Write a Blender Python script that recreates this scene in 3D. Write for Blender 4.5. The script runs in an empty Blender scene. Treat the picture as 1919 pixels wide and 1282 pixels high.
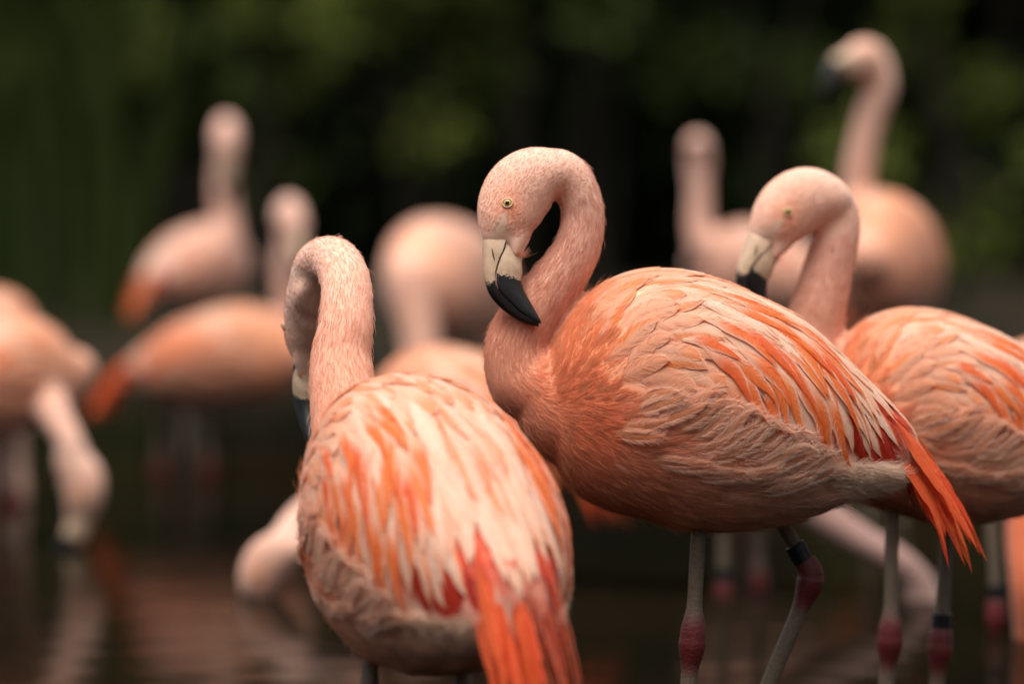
import bpy, bmesh, math, random
import numpy as np
from mathutils import Vector, Matrix
from mathutils.bvhtree import BVHTree

# ------------------------------------------------------------------ camera, sky, sun, exposure
SC = bpy.context.scene
COL = SC.collection
R = math.radians
F_PX = 135.0 / 36.0 * 1919.0
CAM_H = 0.70
TILT = math.atan(341.0 / F_PX)
cam_d = bpy.data.cameras.new('camera'); cam = bpy.data.objects.new('camera', cam_d); COL.objects.link(cam)
cam.location = (0, 0, CAM_H); cam.rotation_euler = (math.pi / 2 - TILT, 0, 0)
cam_d.lens = 135; cam_d.sensor_width = 36; cam_d.clip_start = 0.05; cam_d.clip_end = 400
cam_d.dof.use_dof = True; cam_d.dof.focus_distance = 4.40; cam_d.dof.aperture_fstop = 1.8
SC.camera = cam

SUN_EL, SUN_AZ = R(73), R(205)          # soft overcast light from high above, a little from the camera's side and the left
w = bpy.data.worlds.new('World'); SC.world = w; w.use_nodes = True
nt = w.node_tree; bg = nt.nodes['Background']
sky = nt.nodes.new('ShaderNodeTexSky'); sky.sky_type = 'NISHITA'; sky.sun_disc = False
sky.sun_elevation = SUN_EL; sky.sun_rotation = SUN_AZ; sky.air_density = 1.0; sky.dust_density = 3.0
hs = nt.nodes.new('ShaderNodeHueSaturation'); hs.inputs['Saturation'].default_value = 0.0
nt.links.new(sky.outputs[0], hs.inputs['Color']); nt.links.new(hs.outputs[0], bg.inputs['Color'])
bg.inputs['Strength'].default_value = 0.085
sun_d = bpy.data.lights.new('sun', 'SUN'); sun_d.energy = 1.5; sun_d.angle = R(40); sun_d.color = (1.0, 0.93, 0.84)
sun = bpy.data.objects.new('sun', sun_d); COL.objects.link(sun)
sdir = Vector((math.sin(SUN_AZ) * math.cos(SUN_EL), math.cos(SUN_AZ) * math.cos(SUN_EL), math.sin(SUN_EL)))
sun.rotation_euler = sdir.to_track_quat('Z', 'Y').to_euler()
SC.view_settings.view_transform = 'Standard'; SC.view_settings.look = 'None'
SC.view_settings.gamma = 1.0; SC.view_settings.exposure = 1.4
SC.cycles.max_bounces = 7; SC.cycles.diffuse_bounces = 5; SC.cycles.glossy_bounces = 3; SC.cycles.transmission_bounces = 3
SC.cycles.transparent_max_bounces = 4

rng = np.random.default_rng(7)
random.seed(7)

def at(px, py, d):
    """world point on the plane y = d that the photograph shows at pixel (px, py)"""
    xc, yc = (px - 959.5) / F_PX, -(py - 641.0) / F_PX
    dx, dy, dz = xc, math.cos(TILT) + yc * math.sin(TILT), -math.sin(TILT) + yc * math.cos(TILT)
    k = d / dy
    return Vector((dx * k, d, CAM_H + dz * k))

# ------------------------------------------------------------------ materials
def new_mat(name):
    m = bpy.data.materials.new(name); m.use_nodes = True
    return m, m.node_tree.nodes, m.node_tree.links, m.node_tree.nodes['Principled BSDF']

def attr(n, name, typ='GEOMETRY'):
    a = n.new('ShaderNodeAttribute'); a.attribute_name = name; a.attribute_type = typ
    return a

def math_node(n, op, a=None, b=None, c=None):
    m = n.new('ShaderNodeMath'); m.operation = op
    for i, v in enumerate((a, b, c)):
        if isinstance(v, (int, float)): m.inputs[i].default_value = v
    return m

def mat_plumage():
    m, n, l, p = new_mat('plumage')
    a = attr(n, 'col')
    tc = n.new('ShaderNodeTexCoord')
    nz = n.new('ShaderNodeTexNoise'); nz.inputs['Scale'].default_value = 55; nz.inputs['Detail'].default_value = 5
    l.new(tc.outputs['Object'], nz.inputs['Vector'])
    mr = n.new('ShaderNodeMapRange'); mr.inputs['To Min'].default_value = 0.9; mr.inputs['To Max'].default_value = 1.08
    l.new(nz.outputs['Fac'], mr.inputs['Value'])
    mx = n.new('ShaderNodeVectorMath'); mx.operation = 'MULTIPLY'
    l.new(a.outputs['Color'], mx.inputs[0]); l.new(mr.outputs[0], mx.inputs[1])
    l.new(mx.outputs[0], p.inputs['Base Color'])
    p.inputs['Roughness'].default_value = 0.8; p.inputs['Specular IOR Level'].default_value = 0.2
    p.inputs['Sheen Weight'].default_value = 0.25; p.inputs['Sheen Roughness'].default_value = 0.5
    b = n.new('ShaderNodeBump'); b.inputs['Strength'].default_value = 0.12; b.inputs['Distance'].default_value = 0.002
    nz2 = n.new('ShaderNodeTexNoise'); nz2.inputs['Scale'].default_value = 160; nz2.inputs['Detail'].default_value = 4
    l.new(tc.outputs['Object'], nz2.inputs['Vector']); l.new(nz2.outputs['Fac'], b.inputs['Height'])
    l.new(b.outputs[0], p.inputs['Normal'])
    return m

def mat_feather():
    m, n, l, p = new_mat('feather')
    a = attr(n, 'col'); uv = n.new('ShaderNodeUVMap'); uv.uv_map = 'uv'
    sx = n.new('ShaderNodeSeparateXYZ'); l.new(uv.outputs[0], sx.inputs[0])       # x: mm along, y: mm across
    ab = math_node(n, 'ABSOLUTE'); l.new(sx.outputs['Y'], ab.inputs[0])
    k = math_node(n, 'MULTIPLY_ADD', None, -1.5, None); l.new(ab.outputs[0], k.inputs[0]); l.new(sx.outputs['X'], k.inputs[2])
    oi = n.new('ShaderNodeObjectInfo')
    of = math_node(n, 'MULTIPLY', None, 90.0); l.new(oi.outputs['Random'], of.inputs[0])
    cx = n.new('ShaderNodeCombineXYZ'); l.new(k.outputs[0], cx.inputs['X']); l.new(of.outputs[0], cx.inputs['Z'])
    m2 = math_node(n, 'MULTIPLY', None, 0.10); l.new(ab.outputs[0], m2.inputs[0]); l.new(m2.outputs[0], cx.inputs['Y'])
    nz = n.new('ShaderNodeTexNoise'); nz.inputs['Scale'].default_value = 0.75; nz.inputs['Detail'].default_value = 4
    nz.inputs['Roughness'].default_value = 0.7
    l.new(cx.outputs[0], nz.inputs['Vector'])
    mr = n.new('ShaderNodeMapRange'); mr.inputs['From Min'].default_value = 0.25; mr.inputs['From Max'].default_value = 0.75
    mr.inputs['To Min'].default_value = 0.76; mr.inputs['To Max'].default_value = 1.12
    l.new(nz.outputs['Fac'], mr.inputs['Value'])
    mx = n.new('ShaderNodeVectorMath'); mx.operation = 'MULTIPLY'
    l.new(a.outputs['Color'], mx.inputs[0]); l.new(mr.outputs[0], mx.inputs[1])
    l.new(mx.outputs[0], p.inputs['Base Color'])
    p.inputs['Roughness'].default_value = 0.55; p.inputs['Specular IOR Level'].default_value = 0.3
    p.inputs['Sheen Weight'].default_value = 0.15
    b = n.new('ShaderNodeBump'); b.inputs['Strength'].default_value = 0.22; b.inputs['Distance'].default_value = 0.001
    l.new(nz.outputs['Fac'], b.inputs['Height']); l.new(b.outputs[0], p.inputs['Normal'])
    tr = n.new('ShaderNodeBsdfTranslucent'); l.new(mx.outputs[0], tr.inputs['Color'])
    ms = n.new('ShaderNodeMixShader'); ms.inputs[0].default_value = 0.38
    l.new(p.outputs[0], ms.inputs[1]); l.new(tr.outputs[0], ms.inputs[2])
    l.new(ms.outputs[0], n['Material Output'].inputs['Surface'])
    return m

def mat_hair():
    m, n, l, p = new_mat('down')
    a = attr(n, 'col'); l.new(a.outputs['Color'], p.inputs['Base Color'])
    p.inputs['Roughness'].default_value = 0.7; p.inputs['Specular IOR Level'].default_value = 0.25
    tr = n.new('ShaderNodeBsdfTranslucent'); l.new(a.outputs['Color'], tr.inputs['Color'])
    ms = n.new('ShaderNodeMixShader'); ms.inputs[0].default_value = 0.4
    l.new(p.outputs[0], ms.inputs[1]); l.new(tr.outputs[0], ms.inputs[2])
    l.new(ms.outputs[0], n['Material Output'].inputs['Surface'])
    return m

def mat_bill():
    m, n, l, p = new_mat('bill_horn')
    t = attr(n, 't'); tc = n.new('ShaderNodeTexCoord')
    nz = n.new('ShaderNodeTexNoise'); nz.inputs['Scale'].default_value = 420; nz.inputs['Detail'].default_value = 3
    l.new(tc.outputs['Object'], nz.inputs['Vector'])
    ad = math_node(n, 'MULTIPLY_ADD', None, 0.17, None); l.new(nz.outputs['Fac'], ad.inputs[0]); l.new(t.outputs['Fac'], ad.inputs[2])
    rp = n.new('ShaderNodeValToRGB'); e = rp.color_ramp.elements
    e[0].position = 0.0; e[0].color = (0.60, 0.37, 0.27, 1); e[1].position = 0.25; e[1].color = (0.57, 0.40, 0.28, 1)
    x = e.new(0.53); x.color = (0.54, 0.38, 0.26, 1); x = e.new(0.545); x.color = (0.008, 0.008, 0.009, 1)
    l.new(ad.outputs[0], rp.inputs[0])
    g = attr(n, 'gape')
    mx = n.new('ShaderNodeMix'); mx.data_type = 'RGBA'; mx.inputs[7].default_value = (0.012, 0.010, 0.010, 1)
    l.new(g.outputs['Fac'], mx.inputs[0]); l.new(rp.outputs[0], mx.inputs[6])
    nz2 = n.new('ShaderNodeTexNoise'); nz2.inputs['Scale'].default_value = 120; nz2.inputs['Detail'].default_value = 6
    l.new(tc.outputs['Object'], nz2.inputs['Vector'])
    mr = n.new('ShaderNodeMapRange'); mr.inputs['To Min'].default_value = 0.7; mr.inputs['To Max'].default_value = 1.2
    l.new(nz2.outputs['Fac'], mr.inputs['Value'])
    mu = n.new('ShaderNodeVectorMath'); mu.operation = 'MULTIPLY'; l.new(mx.outputs[2], mu.inputs[0]); l.new(mr.outputs[0], mu.inputs[1])
    l.new(mu.outputs[0], p.inputs['Base Color'])
    p.inputs['Roughness'].default_value = 0.42; p.inputs['Specular IOR Level'].default_value = 0.35
    b = n.new('ShaderNodeBump'); b.inputs['Strength'].default_value = 0.25; b.inputs['Distance'].default_value = 0.001
    l.new(nz2.outputs['Fac'], b.inputs['Height']); l.new(b.outputs[0], p.inputs['Normal'])
    return m

def mat_leg():
    m, n, l, p = new_mat('leg_scales')
    a = attr(n, 'col'); tc = n.new('ShaderNodeTexCoord')
    v = n.new('ShaderNodeTexVoronoi'); v.inputs['Scale'].default_value = 260
    mp = n.new('ShaderNodeMapping'); mp.inputs['Scale'].default_value = (1, 1, 1.4)
    l.new(tc.outputs['Object'], mp.inputs['Vector']); l.new(mp.outputs[0], v.inputs['Vector'])
    mr = n.new('ShaderNodeMapRange'); mr.inputs['To Min'].default_value = 1.1; mr.inputs['To Max'].default_value = 0.6
    l.new(v.outputs['Distance'], mr.inputs['Value'])
    mu = n.new('ShaderNodeVectorMath'); mu.operation = 'MULTIPLY'; l.new(a.outputs['Color'], mu.inputs[0]); l.new(mr.outputs[0], mu.inputs[1])
    l.new(mu.outputs[0], p.inputs['Base Color']); p.inputs['Roughness'].default_value = 0.5
    b = n.new('ShaderNodeBump'); b.inputs['Strength'].default_value = 0.4; b.inputs['Distance'].default_value = 0.001
    l.new(v.outputs['Distance'], b.inputs['Height']); l.new(b.outputs[0], p.inputs['Normal'])
    return m

def mat_plain(name, col, rough=0.5, spec=0.5, var=0.0, scale=40):
    m, n, l, p = new_mat(name)
    p.inputs['Roughness'].default_value = rough; p.inputs['Specular IOR Level'].default_value = spec
    tc = n.new('ShaderNodeTexCoord'); nz = n.new('ShaderNodeTexNoise'); nz.inputs['Scale'].default_value = scale; nz.inputs['Detail'].default_value = 4
    l.new(tc.outputs['Object'], nz.inputs['Vector'])
    rp = n.new('ShaderNodeValToRGB'); e = rp.color_ramp.elements
    e[0].position = 0.3; e[1].position = 0.7
    e[0].color = tuple(c * (1 - var) for c in col) + (1,); e[1].color = tuple(c * (1 + var) for c in col) + (1,)
    l.new(nz.outputs['Fac'], rp.inputs[0]); l.new(rp.outputs[0], p.inputs['Base Color'])
    return m

def mat_leaf():
    m, n, l, p = new_mat('leaf')
    a = attr(n, 'col'); l.new(a.outputs['Color'], p.inputs['Base Color'])
    p.inputs['Roughness'].default_value = 0.7; p.inputs['Specular IOR Level'].default_value = 0.06
    tr = n.new('ShaderNodeBsdfTranslucent'); l.new(a.outputs['Color'], tr.inputs['Color'])
    ms = n.new('ShaderNodeMixShader'); ms.inputs[0].default_value = 0.25
    l.new(p.outputs[0], ms.inputs[1]); l.new(tr.outputs[0], ms.inputs[2])
    l.new(ms.outputs[0], n['Material Output'].inputs['Surface'])
    return m

def mat_water():
    m, n, l, p = new_mat('pond_water')
    tc = n.new('ShaderNodeTexCoord'); mp = n.new('ShaderNodeMapping'); mp.inputs['Scale'].default_value = (0.55, 1.0, 1)
    l.new(tc.outputs['Object'], mp.inputs['Vector'])
    nz = n.new('ShaderNodeTexNoise'); nz.inputs['Scale'].default_value = 7.0; nz.inputs['Detail'].default_value = 3; nz.inputs['Roughness'].default_value = 0.55
    l.new(mp.outputs[0], nz.inputs['Vector'])
    nz2 = n.new('ShaderNodeTexNoise'); nz2.inputs['Scale'].default_value = 0.8; nz2.inputs['Detail'].default_value = 3
    l.new(tc.outputs['Object'], nz2.inputs['Vector'])
    rp = n.new('ShaderNodeValToRGB'); e = rp.color_ramp.elements
    e[0].position = 0.35; e[0].color = (0.003, 0.003, 0.002, 1); e[1].position = 0.7; e[1].color = (0.010, 0.006, 0.003, 1)
    l.new(nz2.outputs['Fac'], rp.inputs[0]); l.new(rp.outputs[0], p.inputs['Base Color'])
    p.inputs['Roughness'].default_value = 0.10; p.inputs['IOR'].default_value = 1.055
    b = n.new('ShaderNodeBump'); b.inputs['Strength'].default_value = 0.5; b.inputs['Distance'].default_value = 0.005
    l.new(nz.outputs['Fac'], b.inputs['Height']); l.new(b.outputs[0], p.inputs['Normal'])
    return m

M = dict(plumage=mat_plumage(), feather=mat_feather(), down=mat_hair(), bill=mat_bill(), leg=mat_leg(), leaf=mat_leaf(), water=mat_water(),
         iris=mat_plain('iris', (0.55, 0.38, 0.10), 0.15, 0.5, 0.25, 900), pupil=mat_plain('pupil', (0.004, 0.004, 0.004), 0.05, 0.6),
         lid=mat_plain('eyelid', (0.62, 0.38, 0.25), 0.5, 0.3, 0.15, 500), band=mat_plain('band_plastic', (0.008, 0.008, 0.010), 0.4, 0.4, 0.2, 300),
         slit=mat_plain('nostril_slit', (0.05, 0.02, 0.015), 0.6, 0.2), soil=mat_plain('bank_soil', (0.014, 0.011, 0.006), 0.9, 0.1, 0.5, 3),
         bed=mat_plain('pond_mud', (0.03, 0.024, 0.016), 0.9, 0.2, 0.3, 4), bark=mat_plain('bark', (0.016, 0.012, 0.008), 0.9, 0.2, 0.4, 25))

# ------------------------------------------------------------------ helpers
def link(name, data, mat=None, parent=None, mw=None):
    o = bpy.data.objects.new(name, data); COL.objects.link(o)
    if mat is not None:
        data.materials.clear(); data.materials.append(mat)
    if parent is not None: o.parent = parent
    if mw is not None: o.matrix_local = mw
    return o

def mesh_np(name, V, Fc, col=None, uv=None, smooth=True, extra=None):
    me = bpy.data.meshes.new(name)
    me.from_pydata([tuple(v) for v in V], [], [tuple(f) for f in Fc])
    if col is not None:
        a = me.attributes.new('col', 'FLOAT_COLOR', 'POINT')
        c = np.ones((len(V), 4), np.float32); c[:, :3] = col; a.data.foreach_set('color', c.ravel())
    for k, v in (extra or {}).items():
        a = me.attributes.new(k, 'FLOAT', 'POINT'); a.data.foreach_set('value', np.asarray(v, np.float32))
    if uv is not None:
        lay = me.uv_layers.new(name='uv'); idx = np.empty(len(me.loops), np.int32); me.loops.foreach_get('vertex_index', idx)
        lay.data.foreach_set('uv', np.asarray(uv, np.float32)[idx].ravel())
    if smooth: me.polygons.foreach_set('use_smooth', [True] * len(me.polygons))
    me.update()
    return me

def catmull(P, n):
    P = np.asarray(P, float); Q = np.vstack([2 * P[0] - P[1], P, 2 * P[-1] - P[-2]])
    out = []
    for i in range(1, len(Q) - 2):
        for t in np.linspace(0, 1, n, endpoint=False):
            a, b, c, d = Q[i - 1], Q[i], Q[i + 1], Q[i + 2]
            out.append(0.5 * ((2 * b) + (c - a) * t + (2 * a - 5 * b + 4 * c - d) * t * t + (3 * b - a - 3 * c + d) * t ** 3))
    out.append(Q[-2]); return np.array(out)

def tube(C, Rr, nseg=18, lat=None, up=None):
    """closed tube mesh through centres C with radii Rr (lat: radii along the axis 'up')"""
    C = np.asarray(C, float); n = len(C); Rr = np.asarray(Rr, float); lat = Rr if lat is None else np.asarray(lat, float)
    T = np.gradient(C, axis=0); T /= np.linalg.norm(T, axis=1)[:, None] + 1e-12
    if up is None:
        u = np.cross(T[0], (0.31, 0.9, 0.2)); u /= np.linalg.norm(u)
    else: u = np.asarray(up, float)
    V = []
    for i in range(n):
        if up is None: u = u - T[i] * np.dot(u, T[i])
        else: u = np.asarray(up, float) - T[i] * np.dot(up, T[i])
        u /= np.linalg.norm(u); v = np.cross(T[i], u)
        for k in range(nseg):
            a = 2 * math.pi * k / nseg
            V.append(C[i] + u * math.cos(a) * lat[i] + v * math.sin(a) * Rr[i])
    Fc = []
    for i in range(n - 1):
        for k in range(nseg):
            k2 = (k + 1) % nseg
            Fc.append((i * nseg + k, i * nseg + k2, (i + 1) * nseg + k2, (i + 1) * nseg + k))
    V.append(C[0]); V.append(C[-1])
    for k in range(nseg):
        k2 = (k + 1) % nseg
        Fc.append((len(V) - 2, k2, k)); Fc.append((len(V) - 1, (n - 1) * nseg + k, (n - 1) * nseg + k2))
    return np.array(V), Fc

def join(parts):
    V, Fc, o = [], [], 0
    for v, f in parts:
        V.append(np.asarray(v)); Fc += [tuple(i + o for i in q) for q in f]; o += len(v)
    return np.vstack(V), Fc

def remesh(V, Fc, voxel, smooth_it):
    me = mesh_np('tmp', V, Fc)
    o = bpy.data.objects.new('tmp', me); COL.objects.link(o)
    r = o.modifiers.new('r', 'REMESH'); r.mode = 'VOXEL'; r.voxel_size = voxel
    s = o.modifiers.new('s', 'SMOOTH'); s.factor = 0.5; s.iterations = smooth_it
    dg = bpy.context.evaluated_depsgraph_get(); dg.update()
    out = bpy.data.meshes.new_from_object(o.evaluated_get(dg))
    bpy.data.objects.remove(o); bpy.data.meshes.remove(me)
    out.polygons.foreach_set('use_smooth', [True] * len(out.polygons))
    return out

def verts(me):
    a = np.empty(len(me.vertices) * 3, np.float32); me.vertices.foreach_get('co', a); return a.reshape(-1, 3).astype(float)

# ------------------------------------------------------------------ the flamingo: torso frame (bird looks to -x, belly at z = 0, 1600 units of the tracing = 1 m)
K = 1600.0
def tp(x, y): return np.array(((x - 1300) / K, 0.0, (1000 - y) / K))
STATIONS = [(1012, 700, 800, 50), (1035, 640, 862, 92), (1075, 572, 918, 132), (1130, 528, 950, 168), (1200, 506, 970, 196), (1280, 508, 992, 212),
            (1360, 530, 994, 216), (1440, 566, 985, 206), (1510, 607, 968, 186), (1570, 662, 945, 156), (1630, 722, 928, 116),
            (1680, 776, 914, 76), (1712, 818, 902, 40)]
def torso_loft():
    S = catmull(STATIONS, 4); ns = 32; V = []
    for x, t, b, hw in S:
        zc, hh = (t + b) / 2, (b - t) / 2
        for k in range(ns):
            a = 2 * math.pi * k / ns; c, s = math.cos(a), math.sin(a)
            e = 0.9
            V.append(((x - 1300) / K, math.copysign(abs(s) ** e, s) * hw / K, (1000 - zc + math.copysign(abs(c) ** e, c) * hh) / K))
    n = len(S); Fc = []
    for i in range(n - 1):
        for k in range(ns):
            k2 = (k + 1) % ns; Fc.append((i * ns + k, i * ns + k2, (i + 1) * ns + k2, (i + 1) * ns + k))
    Fc.append(tuple(range(ns))[::-1]); Fc.append(tuple((n - 1) * ns + k for k in range(ns)))
    return np.array(V), Fc
TORSO = torso_loft()

HEAD_ST = [(1060, 336, 36, 34), (1036, 326, 48, 42), (1003, 335, 63, 46), (972, 360, 67, 47), (953, 400, 62, 45), (944, 428, 50, 40), (940, 446, 40, 31), (940, 462, 30, 22)]
CHIN_ST = [(972, 405, 26, 30), (972, 440, 24, 31), (967, 466, 17, 29), (967, 488, 10, 22)]
PIV = np.array((1003.0, 336.0))
def hp(x, y, lat=0.0): return np.array(((x - PIV[0]) / K, lat / K, (PIV[1] - y) / K))
def head_mesh():
    S = catmull(HEAD_ST, 5)
    S2 = catmull(CHIN_ST, 5)
    return join([tube([hp(x, y) for x, y, r, l in S], S[:, 2] / K, 24, S[:, 3] / K, (0, 1, 0)), tube([hp(x, y) for x, y, r, l in S2], S2[:, 2] / K, 20, S2[:, 3] / K, (0, 1, 0))])
HEAD = head_mesh()
UP = [((914, 420), (950, 446), 24), ((905, 450), (944, 472), 27), ((905, 485), (935, 492), 24), ((907, 520), (928, 520), 20), ((917, 553), (933, 545), 18),
      ((938, 579), (951, 566), 16), ((965, 600), (975, 589), 13), ((988, 611), (996, 603), 10), ((1010, 615), (1009, 609), 4)]
LO = [((952, 444), (982, 464), 16), ((947, 470), (978, 494), 23), ((938, 492), (979, 512), 27), ((931, 520), (977, 529), 26), ((936, 545), (984, 550), 24),
      ((954, 566), (996, 572), 20), ((978, 589), (1006, 590), 15), ((998, 603), (1013, 603), 9), ((1008, 609), (1014, 608), 4)]
def bill_mesh(St, outer_first, tshift):
    A = catmull([(a[0][0], a[0][1], a[1][0], a[1][1], a[2]) for a in St], 5)
    ns = 18; V, T, G = [], [], []
    for i, (x0, y0, x1, y1, l) in enumerate(A):
        if outer_first: o, g = np.array((x0, y0)), np.array((x1, y1))
        else: g, o = np.array((x0, y0)), np.array((x1, y1))
        for k in range(ns):
            a = 2 * math.pi * k / ns
            c = math.cos(a); f = min(1.0, (1 - math.copysign(abs(c) ** 0.8, c)) / 2 * 1.25)     # 0 outer ridge, 1 gape
            hw = l * math.sqrt(max(0.0, 1 - (1 - f) ** 2.2)) if k not in (0,) else 0.0
            side = math.copysign(1.0, math.sin(a)) if abs(math.sin(a)) > 1e-6 else 0.0
            q = o + (g - o) * f
            V.append(hp(q[0], q[1], side * hw * (0.85 if f >= 1 and abs(math.sin(a)) < 0.5 else 1)))
            T.append(i / (len(A) - 1) + tshift); G.append(0.9 if f >= 0.999 else 0.0)
    n = len(A); Fc = []
    for i in range(n - 1):
        for k in range(ns):
            k2 = (k + 1) % ns; Fc.append((i * ns + k, i * ns + k2, (i + 1) * ns + k2, (i + 1) * ns + k))
    Fc.append(tuple(range(ns))[::-1]); Fc.append(tuple((n - 1) * ns + k for k in range(ns)))
    me = mesh_np('bill', V, Fc, extra=dict(t=T, gape=G)); return me
BILL_U = bill_mesh(UP, True, 0.02); BILL_L = bill_mesh(LO, False, 0.085)

# ---- direction in which the plumage lies, traced on the side view: (x, y, degrees; 0 = to the tail, 90 = down)
FLOW = [(930, 650, 75), (960, 720, 50), (1000, 800, 30), (1060, 860, 20), (1100, 760, 5), (1060, 640, -75), (1100, 580, -58), (1080, 700, -40), (1150, 545, -35),
        (1220, 520, -8), (1300, 525, 8), (1400, 560, 26), (1500, 610, 40), (1580, 680, 49), (1650, 750, 50), (1150, 620, -50), (1250, 580, -5), (1350, 600, 28),
        (1420, 640, 52), (1500, 690, 64), (1560, 740, 66), (1610, 780, 64), (1130, 700, -38), (1180, 660, -45), (1250, 640, 0), (1320, 660, 38), (1370, 710, 66),
        (1440, 750, 84), (1520, 790, 84), (1590, 820, 78), (1200, 705, -20), (1240, 690, 22), (1280, 715, 25), (1240, 735, -5), (1290, 745, -36), (1180, 765, -12),
        (1250, 775, -30), (1320, 775, -50), (1380, 800, -48), (1440, 830, -46), (1500, 862, -26), (1560, 890, -5), (1650, 890, 0), (1150, 850, 15), (1250, 850, 0),
        (1350, 880, -8), (1450, 920, -8), (1200, 930, 20), (1300, 965, 12), (1400, 975, 5), (1500, 950, -10), (1600, 920, -5), (1700, 800, 50), (1780, 930, 62)]
FL_P = np.array([(a, b) for a, b, c in FLOW], float); FL_D = np.array([(math.cos(R(c)), -math.sin(R(c))) for a, b, c in FLOW])
def flow(P):
    """(n,3) torso points -> (n,3) side-plane directions"""
    q = np.stack([P[:, 0] * K + 1300, 1000 - P[:, 2] * K], 1)
    d2 = ((q[:, None] - FL_P[None]) ** 2).sum(2); wgt = 1 / (d2 + 60) ** 1.6
    v = wgt @ FL_D; v /= np.linalg.norm(v, axis=1)[:, None] + 1e-9
    return np.stack([v[:, 0], np.zeros(len(v)), v[:, 1]], 1)

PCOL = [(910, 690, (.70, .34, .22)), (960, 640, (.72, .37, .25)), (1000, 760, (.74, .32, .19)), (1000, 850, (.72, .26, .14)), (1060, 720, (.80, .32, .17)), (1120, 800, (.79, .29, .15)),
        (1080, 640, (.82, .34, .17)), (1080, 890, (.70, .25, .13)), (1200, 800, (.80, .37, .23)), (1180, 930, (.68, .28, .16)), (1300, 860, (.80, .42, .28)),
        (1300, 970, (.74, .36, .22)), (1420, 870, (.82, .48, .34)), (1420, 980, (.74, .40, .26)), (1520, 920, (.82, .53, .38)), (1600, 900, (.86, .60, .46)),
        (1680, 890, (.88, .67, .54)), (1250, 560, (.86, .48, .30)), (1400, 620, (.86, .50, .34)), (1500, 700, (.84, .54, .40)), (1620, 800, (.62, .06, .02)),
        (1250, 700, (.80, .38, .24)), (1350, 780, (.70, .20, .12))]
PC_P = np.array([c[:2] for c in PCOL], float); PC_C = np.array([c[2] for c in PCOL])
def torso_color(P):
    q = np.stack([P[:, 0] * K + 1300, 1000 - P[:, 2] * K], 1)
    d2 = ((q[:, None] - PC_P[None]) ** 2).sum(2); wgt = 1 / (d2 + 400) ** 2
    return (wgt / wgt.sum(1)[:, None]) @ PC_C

NECK_LOW, NECK_MID, NECK_TOP = np.array((.76, .36, .23)), np.array((.76, .42, .31)), np.array((.79, .51, .41))

def in_poly(q, poly):
    poly = np.asarray(poly, float); x, y = q[:, 0], q[:, 1]; ins = np.zeros(len(q), bool); j = len(poly) - 1
    for i in range(len(poly)):
        xi, yi = poly[i]; xj, yj = poly[j]
        c = ((yi > y) != (yj > y)) & (x < (xj - xi) * (y - yi) / (yj - yi + 1e-12) + xi)
        ins ^= c; j = i
    return ins
WING = [(1062, 640), (1080, 560), (1150, 490), (1300, 480), (1450, 540), (1560, 630), (1660, 740), (1660, 850), (1560, 872), (1500, 850), (1440, 815), (1370, 770),
        (1290, 745), (1235, 740), (1170, 722), (1110, 700)]

# ------------------------------------------------------------------ feathers, grown over the template torso so that they follow its surface
TME = remesh(*TORSO, 0.006, 8)
TBVH = BVHTree.FromPolygons([tuple(v) for v in verts(TME)], [tuple(p.vertices) for p in TME.polygons])
def snap(p):
    loc, nor, i, d = TBVH.find_nearest(Vector(p)); return np.array(loc), np.array(nor)

def vane(u, shape):
    if shape == 'round': return (min(1, (u / 0.22)) ** 0.7) * (1 - max(0, (u - 0.5) / 0.5) ** 2.6) ** 0.62
    if shape == 'lance': return (min(1, (u / 0.35)) ** 0.8) * (1 - max(0, (u - 0.35) / 0.65) ** 1.5) ** 0.9
    return (min(1, (u / 0.3)) ** 0.7) * (1 - max(0, (u - 0.45) / 0.55) ** 1.9) ** 0.8

FEATHERS = []          # (mesh, side, size, root xy)
def make_mesh_from_lines(C, Nn, L, hw, shape, colf, rs, camber=0.08, cols=6, notch=0.10, h0=0.0, h1=0.0, conform=True):
    n = len(C); V, UV, CC = [], [], []
    T = np.gradient(C, axis=0); T /= np.linalg.norm(T, axis=1)[:, None]
    nt1 = rs.uniform(0.5, 0.95); nt2 = rs.uniform(0.4, 0.95)
    for i in range(n):
        u = i / (n - 1); wdt = hw * vane(u, shape)
        b = np.cross(Nn[i], T[i]); b /= np.linalg.norm(b)
        for k in range(cols + 1):
            v = -1 + 2 * k / cols
            ww = wdt
            if v < -0.5 and abs(u - nt1) < 0.05: ww *= 1 - notch * 2
            if v > 0.5 and abs(u - nt2) < 0.05: ww *= 1 - notch * 2
            q = C[i] + b * v * ww
            if conform:
                s, sn = snap(q); q = s + sn * (h0 + (h1 - h0) * u - camber * ww * abs(v) ** 2 + 0.05 * hw * (1 - abs(v)) ** 3)
            else: q = q - Nn[i] * camber * ww * abs(v) ** 2 + Nn[i] * 0.04 * hw * (1 - abs(v)) ** 3
            V.append(q); UV.append((u * L * 1000, v * ww * 1000)); CC.append(colf(u, v))
    Fc = [(i * (cols + 1) + k, i * (cols + 1) + k + 1, (i + 1) * (cols + 1) + k + 1, (i + 1) * (cols + 1) + k) for i in range(n - 1) for k in range(cols)]
    return V, Fc, CC, UV

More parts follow.
